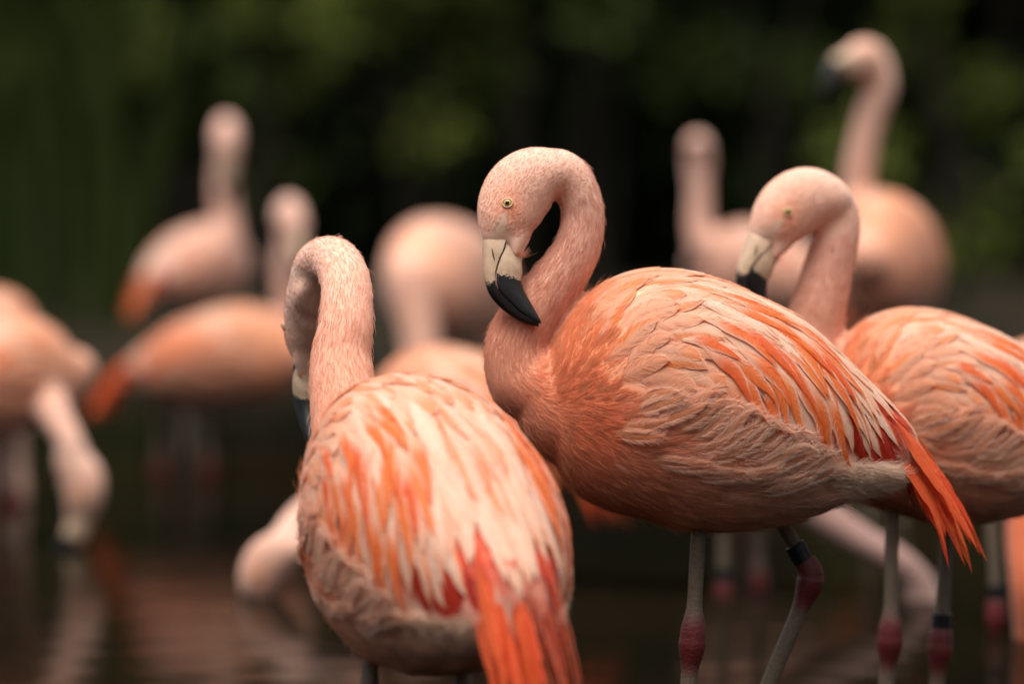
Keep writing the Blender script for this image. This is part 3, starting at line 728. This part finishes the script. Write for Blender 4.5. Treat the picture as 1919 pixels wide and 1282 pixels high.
        if 'band' in lg:
            k = lg['band']; x = k * (len(Q) - 1) if isinstance(k, float) else k; c0 = np.array(loc(*lg['band'])) if isinstance(k, tuple) else Q[int(x)]
            i = int(np.argmin(np.linalg.norm(Q - c0, axis=1))); t = Q[min(i + 1, len(Q) - 1)] - Q[max(i - 1, 0)]; t /= np.linalg.norm(t); c = Q[i]
            bv, bf = tube([c - t * .0115, c - t * .011, c + t * .011, c + t * .0115], [.0118, .0128, .0128, .0118], 20)
            bo = link('leg_band', mesh_np('leg_band', bv, bf, smooth=False), M['band'], lo)
    return root

def eye_meshes():
    bm = bmesh.new(); bmesh.ops.create_uvsphere(bm, u_segments=20, v_segments=12, radius=.0060); a = bpy.data.meshes.new('eye'); bm.to_mesh(a); bm.free()
    bm = bmesh.new(); bmesh.ops.create_uvsphere(bm, u_segments=16, v_segments=10, radius=.0025, matrix=Matrix.Translation((0, 0, .0056)) @ Matrix.Diagonal((1, 1, .35, 1))); b = bpy.data.meshes.new('pupil'); bm.to_mesh(b); bm.free()
    th = np.linspace(0, 2 * math.pi, 25); c = np.stack([np.cos(th) * .0050, np.sin(th) * .0060, np.full(25, .0036)], 1); v, f = tube(c, np.full(25, .0012), 8)
    e = mesh_np('eyelid', v, f)
    for q in (a, b): q.polygons.foreach_set('use_smooth', [True] * len(q.polygons))
    zz = np.linspace(-.0115, .0115, 9); v, f = tube([(0, 0, z) for z in zz], [max(.0002, .0014 * math.sqrt(max(0, 1 - (z / .0118) ** 2))) for z in zz], 8)
    return a, b, e, mesh_np('nostril', v, f)
EYE, PUPIL, EYELID, NOSTRIL = eye_meshes()
neck_attach = True
BED = -0.20
I3 = Matrix.Identity(3)

# ------------------------------------------------------------------ setting: pond, banks
def grid(name, x0, x1, y0, y1, nx, ny, zf, mat):
    X, Y = np.meshgrid(np.linspace(x0, x1, nx), np.linspace(y0, y1, ny)); Z = zf(X, Y)
    V = np.stack([X.ravel(), Y.ravel(), Z.ravel()], 1); Fc = [(j * nx + i, j * nx + i + 1, (j + 1) * nx + i + 1, (j + 1) * nx + i) for j in range(ny - 1) for i in range(nx - 1)]
    o = link(name, mesh_np(name, V, Fc), mat); o['kind'] = 'structure'; return o
def ground_z(X, Y):
    s = np.clip((Y - 12.2 - .35 * np.sin(X * 1.3) - .2 * np.sin(X * 3.1 + 1)) / 1.2, 0, 1); s = s * s * (3 - 2 * s)
    s2 = np.clip((-Y - 1.5) / 1.5, 0, 1); s = np.maximum(s, s2); s = np.maximum(s, np.clip((np.abs(X) - 9) / 1.5, 0, 1))
    return -.205 + s * (.36 + .08 * np.sin(X * 2.1) * np.sin(Y * 1.7))
grid('ground', -120, 120, -60, 180, 241, 241, lambda X, Y: ground_z(X, Y), M['soil'])
wp = grid('pond_water', -11, 11, -4, 14, 2, 2, lambda X, Y: X * 0, M['water'])

# ------------------------------------------------------------------ the birds
def HRot(inplane=0, toward=0, turn=0):
    """inplane: clockwise turn of the head in the side view (bill swings to the left and up), toward: tips the bill to the camera, turn: about the vertical"""
    return Matrix.Rotation(R(turn), 3, 'Z') @ Matrix.Rotation(R(toward), 3, 'X') @ Matrix.Rotation(R(inplane), 3, 'Y')

flamingo('preening flamingo with its black bill tip resting on its own curled neck', (1300, 1000), 4.5, 0,
         [(1003, 336, -.008, 46), (1042, 322, 0, 45), (1072, 342, .002, 42), (1092, 400, .004, 40), (1081, 465, .004, 44), (1044, 527, .004, 50), (1000, 586, .004, 57), (972, 648, .004, 62), (980, 706, .002, 68)],
         HRot(0, -11, 0), 1.0, 2, see=-1, seed=3,
         legs=[dict(path=[(1312, 940, -.035), (1308, 1010, -.035), (1303, 1110, -.035), (1298, 1198, -.035), (1290, 1285, -.035), (1282, 1400, -.035)], ankle=3),
               dict(path=[(1440, 930, .03), (1468, 985, .03), (1500, 1040, .03), (1519, 1082, .03), (1494, 1155, .03), (1440, 1285, .03), (1395, 1400, .03)], ankle=3, band=(1497, 1036, .03))])
flamingo('flamingo standing with its back and drooping orange tail turned, neck bent over away', (790, 1262), 4.12, -66,
         [(582, 560, .42, 46), (594, 500, .40, 45), (625, 488, .36, 45), (648, 530, .30, 46), (648, 610, .26, 50), (640, 700, .24, 58)],
         HRot(0, 0, -80), (1.02, .94, 1.03), 1, see=0, seed=5,
         legs=[dict(path=[(694, 1200, .0), (694, 1262, .0), (692, 1330, 0), (690, 1420, 0)], ankle=2), dict(path=[(868, 1200, .0), (868, 1262, .0), (866, 1340, 0), (864, 1440, 0)], ankle=2)])
flamingo('flamingo with lowered head and pale eye, bill hidden behind the back of another bird', (1760, 985), 4.82, 6,
         [(1524, 372, -.02, 48), (1558, 386, 0, 48), (1568, 430, 0, 47), (1553, 500, 0, 50), (1535, 570, 0, 56), (1520, 650, 0, 64)],
         HRot(23, -4, 14), .88, 1, see=-1, seed=8,
         legs=[dict(path=[(1672, 940, -.03), (1671, 1010, -.03), (1670, 1110, -.03), (1668, 1195, -.03), (1660, 1290, -.03)], ankle=3),
               dict(path=[(1775, 940, .03), (1772, 1010, .03), (1768, 1110, .03), (1762, 1208, .03), (1755, 1290, .03)], ankle=3, band=(1764, 1170, .03))])
flamingo('flamingo with tall upright neck and bill raised towards the hedge', (1655, 615), 7.4, 70,
         [(1640, 128, 0, 54), (1650, 165, 0, 48), (1630, 220, 0, 46), (1612, 300, 0, 48), (1606, 370, 0, 54), (1614, 440, -.05, 68)],
         HRot(72, 0, 48), (.8, .78, .85), 0, seed=9, pale=.2, shade_tint=(.9, .84, .82), legs=[dict(path=[(1630, 580, 0), (1630, 700, 0), (1630, 800, 0), (1630, 900, 0)], ankle=2), dict(path=[(1690, 580, 0), (1690, 700, 0), (1690, 800, 0), (1690, 900, 0)], ankle=2)])
flamingo('flamingo with a straight pale neck, seen past the back of the preening bird', (1420, 600), 8.6, -28,
         [(1308, 280, 0, 46), (1306, 320, 0, 40), (1310, 360, 0, 40), (1310, 420, 0, 46), (1322, 470, 0, 58)],
         HRot(0, 0, -100), (.78, .78, .7), 0, seed=10, pale=.35, shade_tint=(.9, .84, .82), legs=[dict(path=[(1400, 580, 0), (1400, 660, 0), (1400, 760, 0), (1400, 860, 0)], ankle=2)])
flamingo('flamingo with erect slender neck before the darkest part of the hedge', (375, 578), 9.2, -138,
         [(424, 245, 0, 54), (424, 290, 0, 46), (418, 350, 0, 44), (424, 410, 0, 50), (425, 460, 0, 66)],
         HRot(0, 0, 95), (.66, .74, .66), 0, seed=12, pale=.35, shade_tint=(.9, .84, .84), legs=[dict(path=[(350, 550, 0), (350, 650, 0), (350, 740, 0), (350, 820, 0)], ankle=2)])
flamingo('flamingo standing side on with orange back, neck rising beside the bird showing its back', (425, 764), 8.4, 172,
         [(540, 400, 0, 56), (547, 440, 0, 50), (534, 500, 0, 42), (540, 560, 0, 42), (555, 620, 0, 50), (548, 670, 0, 62)],
         HRot(20, 0, 110), (.92, .85, .72), 0, seed=13, shade_tint=(.86, .84, .86), legs=[dict(path=[(385, 740, 0), (385, 800, 0), (390, 880, 0), (390, 940, 0)], ankle=2), dict(path=[(300, 740, .05), (300, 800, .05), (300, 880, .05), (300, 940, .05)], ankle=2)])
flamingo('flamingo with pale round back and its neck reaching down, behind the bent neck', (832, 648), 8.8, 64,
         [(768, 830, -.22, 50), (768, 790, -.22, 44), (770, 740, -.22, 48), (776, 700, -.2, 56), (790, 660, -.18, 66)],
         HRot(-20, 0, 50), (.95, 1.0, .95), 0, seed=14, pale=.4, shade_tint=(.96, .92, .9), legs=[dict(path=[(840, 620, 0), (840, 700, 0), (840, 780, 0), (840, 840, 0)], ankle=2)])
flamingo('flamingo feeding with its head lowered to the water and bright orange back', (862, 935), 6.4, -32,
         [(528, 1040, -.25, 54), (560, 985, -.2, 50), (600, 950, -.1, 50), (650, 920, 0, 58), (700, 880, .05, 70)],
         HRot(5, 0, -10), (.95, .9, .82), 0, seed=15, shade_tint=(.80, .74, .72), legs=[dict(path=[(850, 900, 0), (850, 980, 0), (850, 1060, 0), (850, 1120, 0)], ankle=2)])
flamingo('flamingo dipping its bill in the pond near the reeds', (-2, 822), 7.0, 205,
         [(142, 880, -.1, 50), (134, 835, -.1, 40), (114, 798, -.08, 44), (94, 765, -.05, 56), (78, 735, 0, 70)],
         HRot(-20, 0, 160), (.82, .82, .72), 0, seed=16, pale=.12, shade_tint=(.85, .8, .78), legs=[dict(path=[(20, 780, 0), (20, 860, 0), (20, 940, 0), (20, 1010, 0)], ankle=2)])
flamingo('flamingo with its back turned, partly behind the bird dipping its bill', (-45, 770), 7.8, -120,
         [(20, 890, .1, 50), (22, 850, .1, 48), (15, 780, .1, 56), (0, 720, .1, 66)],
         HRot(-20, 0, 120), (.9, .9, .8), 0, seed=17, pale=.12, shade_tint=(.85, .8, .78), legs=[dict(path=[(-30, 700, 0), (-30, 780, 0), (-30, 860, 0), (-30, 920, 0)], ankle=2)])
flamingo('flamingo with a black leg band and an orange neck hanging straight down', (1985, 960), 5.8, 40,
         [(1937, 1290, -.2, 46), (1932, 1200, -.2, 40), (1924, 1100, -.2, 40), (1920, 1010, -.15, 46), (1924, 930, -.1, 58)],
         HRot(0, 0, 0), (.85, .85, .85), 0, seed=18, shade_tint=(.50, .20, .10), legs=[dict(path=[(1850, 880, -.12), (1858, 980, -.12), (1866, 1090, -.12), (1868, 1150, -.12), (1868, 1250, -.12)], ankle=3, band=(1866, 1108, -.12))])  # deeper orange, with the shade on the hanging neck painted into it
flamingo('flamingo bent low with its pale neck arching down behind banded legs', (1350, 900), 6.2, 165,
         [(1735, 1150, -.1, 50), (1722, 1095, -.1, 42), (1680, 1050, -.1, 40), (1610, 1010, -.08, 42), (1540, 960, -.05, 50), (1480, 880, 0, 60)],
         HRot(-20, 0, 160), (.85, .85, .85), 0, seed=19, pale=.6, shade_tint=(.36, .34, .36), legs=[dict(path=[(1355, 860, -.03), (1356, 980, -.03), (1356, 1060, -.03), (1356, 1115, -.03), (1354, 1220, -.03)], ankle=3, band=(1356, 1080, -.03)),  # grey multiplier paints the shade on this low bird into its plumage
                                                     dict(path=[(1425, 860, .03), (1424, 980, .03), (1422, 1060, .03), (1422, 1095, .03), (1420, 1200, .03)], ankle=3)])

# ------------------------------------------------------------------ vegetation on the far bank
def leaf_cloud(name, centres, n, spread, size, cols, rs, droop=0.0, elong=2.2):
    """many small folded leaves round the given clump centres"""
    cen = np.asarray(centres, float); i = rs.integers(0, len(cen), n); g = rs.normal(0, 1, (n, 3)); g /= np.linalg.norm(g, axis=1)[:, None]
    P = cen[i, :3] + g * (cen[i, 3] * rs.random(n) ** .4)[:, None]
    ax = g + rs.normal(0, .5, (n, 3)) + np.array((0, -.3, -droop)); ax /= np.linalg.norm(ax, axis=1)[:, None]
    up = np.array((0, -.25, 1.0)) + rs.normal(0, .55, (n, 3)); b = np.cross(ax, up); b /= np.linalg.norm(b, axis=1)[:, None]; nn = np.cross(b, ax)
    s = size * rs.uniform(.6, 1.35, n); hw = s / elong / 2
    V = np.stack([P, P + ax * (s * .45)[:, None] + b * hw[:, None] + nn * (hw * .25)[:, None], P + ax * s[:, None], P + ax * (s * .45)[:, None] - b * hw[:, None] + nn * (hw * .25)[:, None]], 1).reshape(-1, 3)
    k = np.arange(n) * 4; Fc = np.stack([np.stack([k, k + 1, k + 2], 1), np.stack([k, k + 2, k + 3], 1)], 1).reshape(-1, 3)
    t = rs.random((n, 1)) ** 1.5; c = (np.array(cols[0]) * (1 - t) + np.array(cols[1]) * t) * rs.uniform(.8, 1.2, (n, 1))
    return mesh_np(name, V, Fc.tolist(), np.repeat(c, 4, axis=0), smooth=False)

def shrub(name, label, cat, x, y, h, rx, n, size, cols, seed, droop=.2, clumps=40, group=None, elong=2.2, low=.1):
    rs = np.random.default_rng(seed); z0 = float(ground_z(np.array([x]), np.array([y]))[0]) - .02
    root = bpy.data.objects.new(name, None); COL.objects.link(root); root.location = (x, y, z0); root['label'] = label; root['category'] = cat
    if group: root['group'] = group
    cen = []
    for _ in range(clumps):
        a = rs.uniform(0, 2 * math.pi); t = rs.uniform(low, 1); rr = rx * math.sqrt(rs.random()) * (1 - .35 * t ** 3)
        cen.append((rr * math.cos(a), .55 * rr * math.sin(a), h * t, rs.uniform(.14, .34) * h / 2.2 if cat == 'tree' else rs.uniform(.07, .16)))
    o = link('crown' if cat == 'tree' else 'foliage', leaf_cloud('foliage', cen, n, 0, size, cols, rs, droop, elong), M['leaf'], root); o['kind'] = 'stuff'
    stems = [(np.array([(0, 0, -.05), (rs.normal(0, .04), 0, h * .3), (c[0] * .6, c[1] * .6, c[2] * .75), (c[0], c[1], c[2])])) for c in cen[:7]]
    for s in stems[:1 if cat == 'tree' else 4]:
        q = catmull(s, 6); v, f = tube(q, np.linspace(.05 if cat == 'tree' else .022, .006, len(q)), 8); link('trunk' if cat == 'tree' else 'stem', mesh_np('stem', v, f), M['bark'], root)
    return root
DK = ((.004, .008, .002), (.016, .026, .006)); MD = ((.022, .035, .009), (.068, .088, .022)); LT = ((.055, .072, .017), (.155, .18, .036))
EV = [('dense dark evergreen tree behind the low shrub and reeds', -3.6), ('dense dark evergreen tree behind the reed clumps', -2.1), ('dense dark evergreen tree behind the small yellow green shrub', -.7),
      ('dense dark evergreen tree behind the curled neck bird', .8), ('dense dark evergreen tree behind the bright leafy shrub', 2.3), ('dense dark evergreen tree beyond the bright leafy shrub', 3.7)]
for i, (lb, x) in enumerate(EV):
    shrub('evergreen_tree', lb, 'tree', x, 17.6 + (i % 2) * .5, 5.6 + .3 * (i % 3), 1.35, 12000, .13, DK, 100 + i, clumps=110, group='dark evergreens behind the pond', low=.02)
for i in range(16):                                            # unseen trees added to cut horizon light and darken the birds' undersides
    a = R(-155 + 310 * i / 15 - 90); x, y = 9.8 * math.cos(a), 5.5 + 10.5 * math.sin(a)
    if y > 12: continue
    shrub('evergreen_tree', 'unseen evergreen tree added to shade the pond from its open sides', 'tree', x, y, 4.6 + (i % 3) * .5, 1.9, 5000, .26, DK, 130 + i, clumps=90, group='added shade trees around the pond', low=.02)
def hedge(label, x0, x1, y, h, n, seed):
    rs = np.random.default_rng(seed); root = bpy.data.objects.new('hedge', None); COL.objects.link(root); root.location = ((x0 + x1) / 2, y, .1); root['label'] = label; root['category'] = 'hedge'
    nx, nz = 60, 24; hw = (x1 - x0) / 2; V, Fc = [], []
    for j in range(nz + 1):
        for i in range(nx + 1):
            x = -hw + 2 * hw * i / nx; z = h * j / nz
            V.append((x, -.5 * math.sqrt(max(0, 1 - (j / nz) ** 4)) + .16 * math.sin(x * 3.3 + z * 2) * math.sin(z * 4 + x) + rs.normal(0, .03), z))
    Fc = [(j * (nx + 1) + i, j * (nx + 1) + i + 1, (j + 1) * (nx + 1) + i + 1, (j + 1) * (nx + 1) + i) for j in range(nz) for i in range(nx)]
    m = len(V); V += [(-hw, .9, 0), (hw, .9, 0), (hw, .9, h * .97), (-hw, .9, h * .97)]; Fc += [(m + 1, m, m + 3, m + 2), (nz * (nx + 1), nz * (nx + 1) + nx, m + 2, m + 3)]
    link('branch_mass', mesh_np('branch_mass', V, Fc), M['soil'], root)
    cen = [(rs.uniform(-hw, hw), -.45 + rs.normal(0, .1), rs.uniform(0, h), .3) for _ in range(160)]
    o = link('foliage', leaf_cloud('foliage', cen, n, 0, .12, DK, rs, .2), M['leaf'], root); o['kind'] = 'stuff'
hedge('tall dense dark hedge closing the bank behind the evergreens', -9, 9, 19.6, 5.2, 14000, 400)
SH = [(-1.78, 14.6, 1.75, .40, 1300, LT, .45, 9, 'low leafy shrub beside the arching reeds'), (-.98, 15.2, 1.5, .22, 500, LT, .62, 4, 'small yellow green shrub behind the erect necked bird'),
      (-.36, 14.7, 1.8, .42, 1500, LT, .36, 11, 'yellow green shrub above the pale round backed bird'), (.34, 14.9, 2.0, .55, 1300, MD, .45, 12, 'mid green shrub behind the curled neck'),
      (1.0, 14.9, 2.1, .6, 1500, MD, .28, 14, 'broad green shrub beside the bird with raised bill'), (1.62, 14.1, 1.8, .45, 1700, LT, .1, 13, 'bright leafy shrub on the bank behind the raised bill'),
      (-1.35, 15.8, 1.7, .5, 700, MD, .2, 7, 'thin dark leaved shrub between the reeds and the small yellow green shrub'), (.05, 15.9, 2.0, .5, 800, MD, .4, 7, 'thin shrub in the gap behind the curled neck')]
for i, (x, y, h, rx, n, c, lo, cl, lb) in enumerate(SH):
    shrub('shrub', lb, 'shrub', x, y, h, rx, n, .085, c, 200 + i, clumps=cl, low=lo)
def reed(x, y, seed, label):
    rs = np.random.default_rng(seed); z0 = float(ground_z(np.array([x]), np.array([y]))[0]) - .02
    root = bpy.data.objects.new('reed_clump', None); COL.objects.link(root); root.location = (x, y, z0); root['label'] = label; root['category'] = 'reeds'; root['group'] = 'reed clumps'
    V, Fc, C = [], [], []
    for j in range(15):
        a = rs.uniform(-1.2, 1.2); r = rs.uniform(.5, 1.1); h = rs.uniform(1.0, 1.75); n = 9; wv = rs.uniform(.012, .03); o = len(V); c = np.array(MD[0]) + (np.array(MD[1]) - np.array(MD[0])) * rs.random() * .8
        bx, by = rs.normal(0, .10, 2)
        for i in range(n):
            t = i / (n - 1); q = np.array((bx + math.sin(a) * r * t ** 2 , by - abs(math.cos(a)) * r * .5 * t ** 2, h * (1.55 * t - .75 * t ** 2.4)))
            ww = wv * (1 - t ** 2) + .001; V += [q + (-ww, 0, 0), q + (ww, .004, 0)]; C += [c, c]
        Fc += [(o + 2 * i, o + 2 * i + 1, o + 2 * i + 3, o + 2 * i + 2) for i in range(n - 1)]
    o = link('blades', mesh_np('blades', V, Fc, np.array(C)), M['leaf'], root); o['kind'] = 'stuff'
for i, (x, y, lb) in enumerate([(-1.72, 12.9, 'arching reed clump standing furthest into the pond'), (-1.35, 13.2, 'arching reed clump next to the dark gap in the shrubs'), (-2.1, 13.3, 'arching reed clump in front of the low leafy shrub')]): reed(x, y, 300 + i, lb)
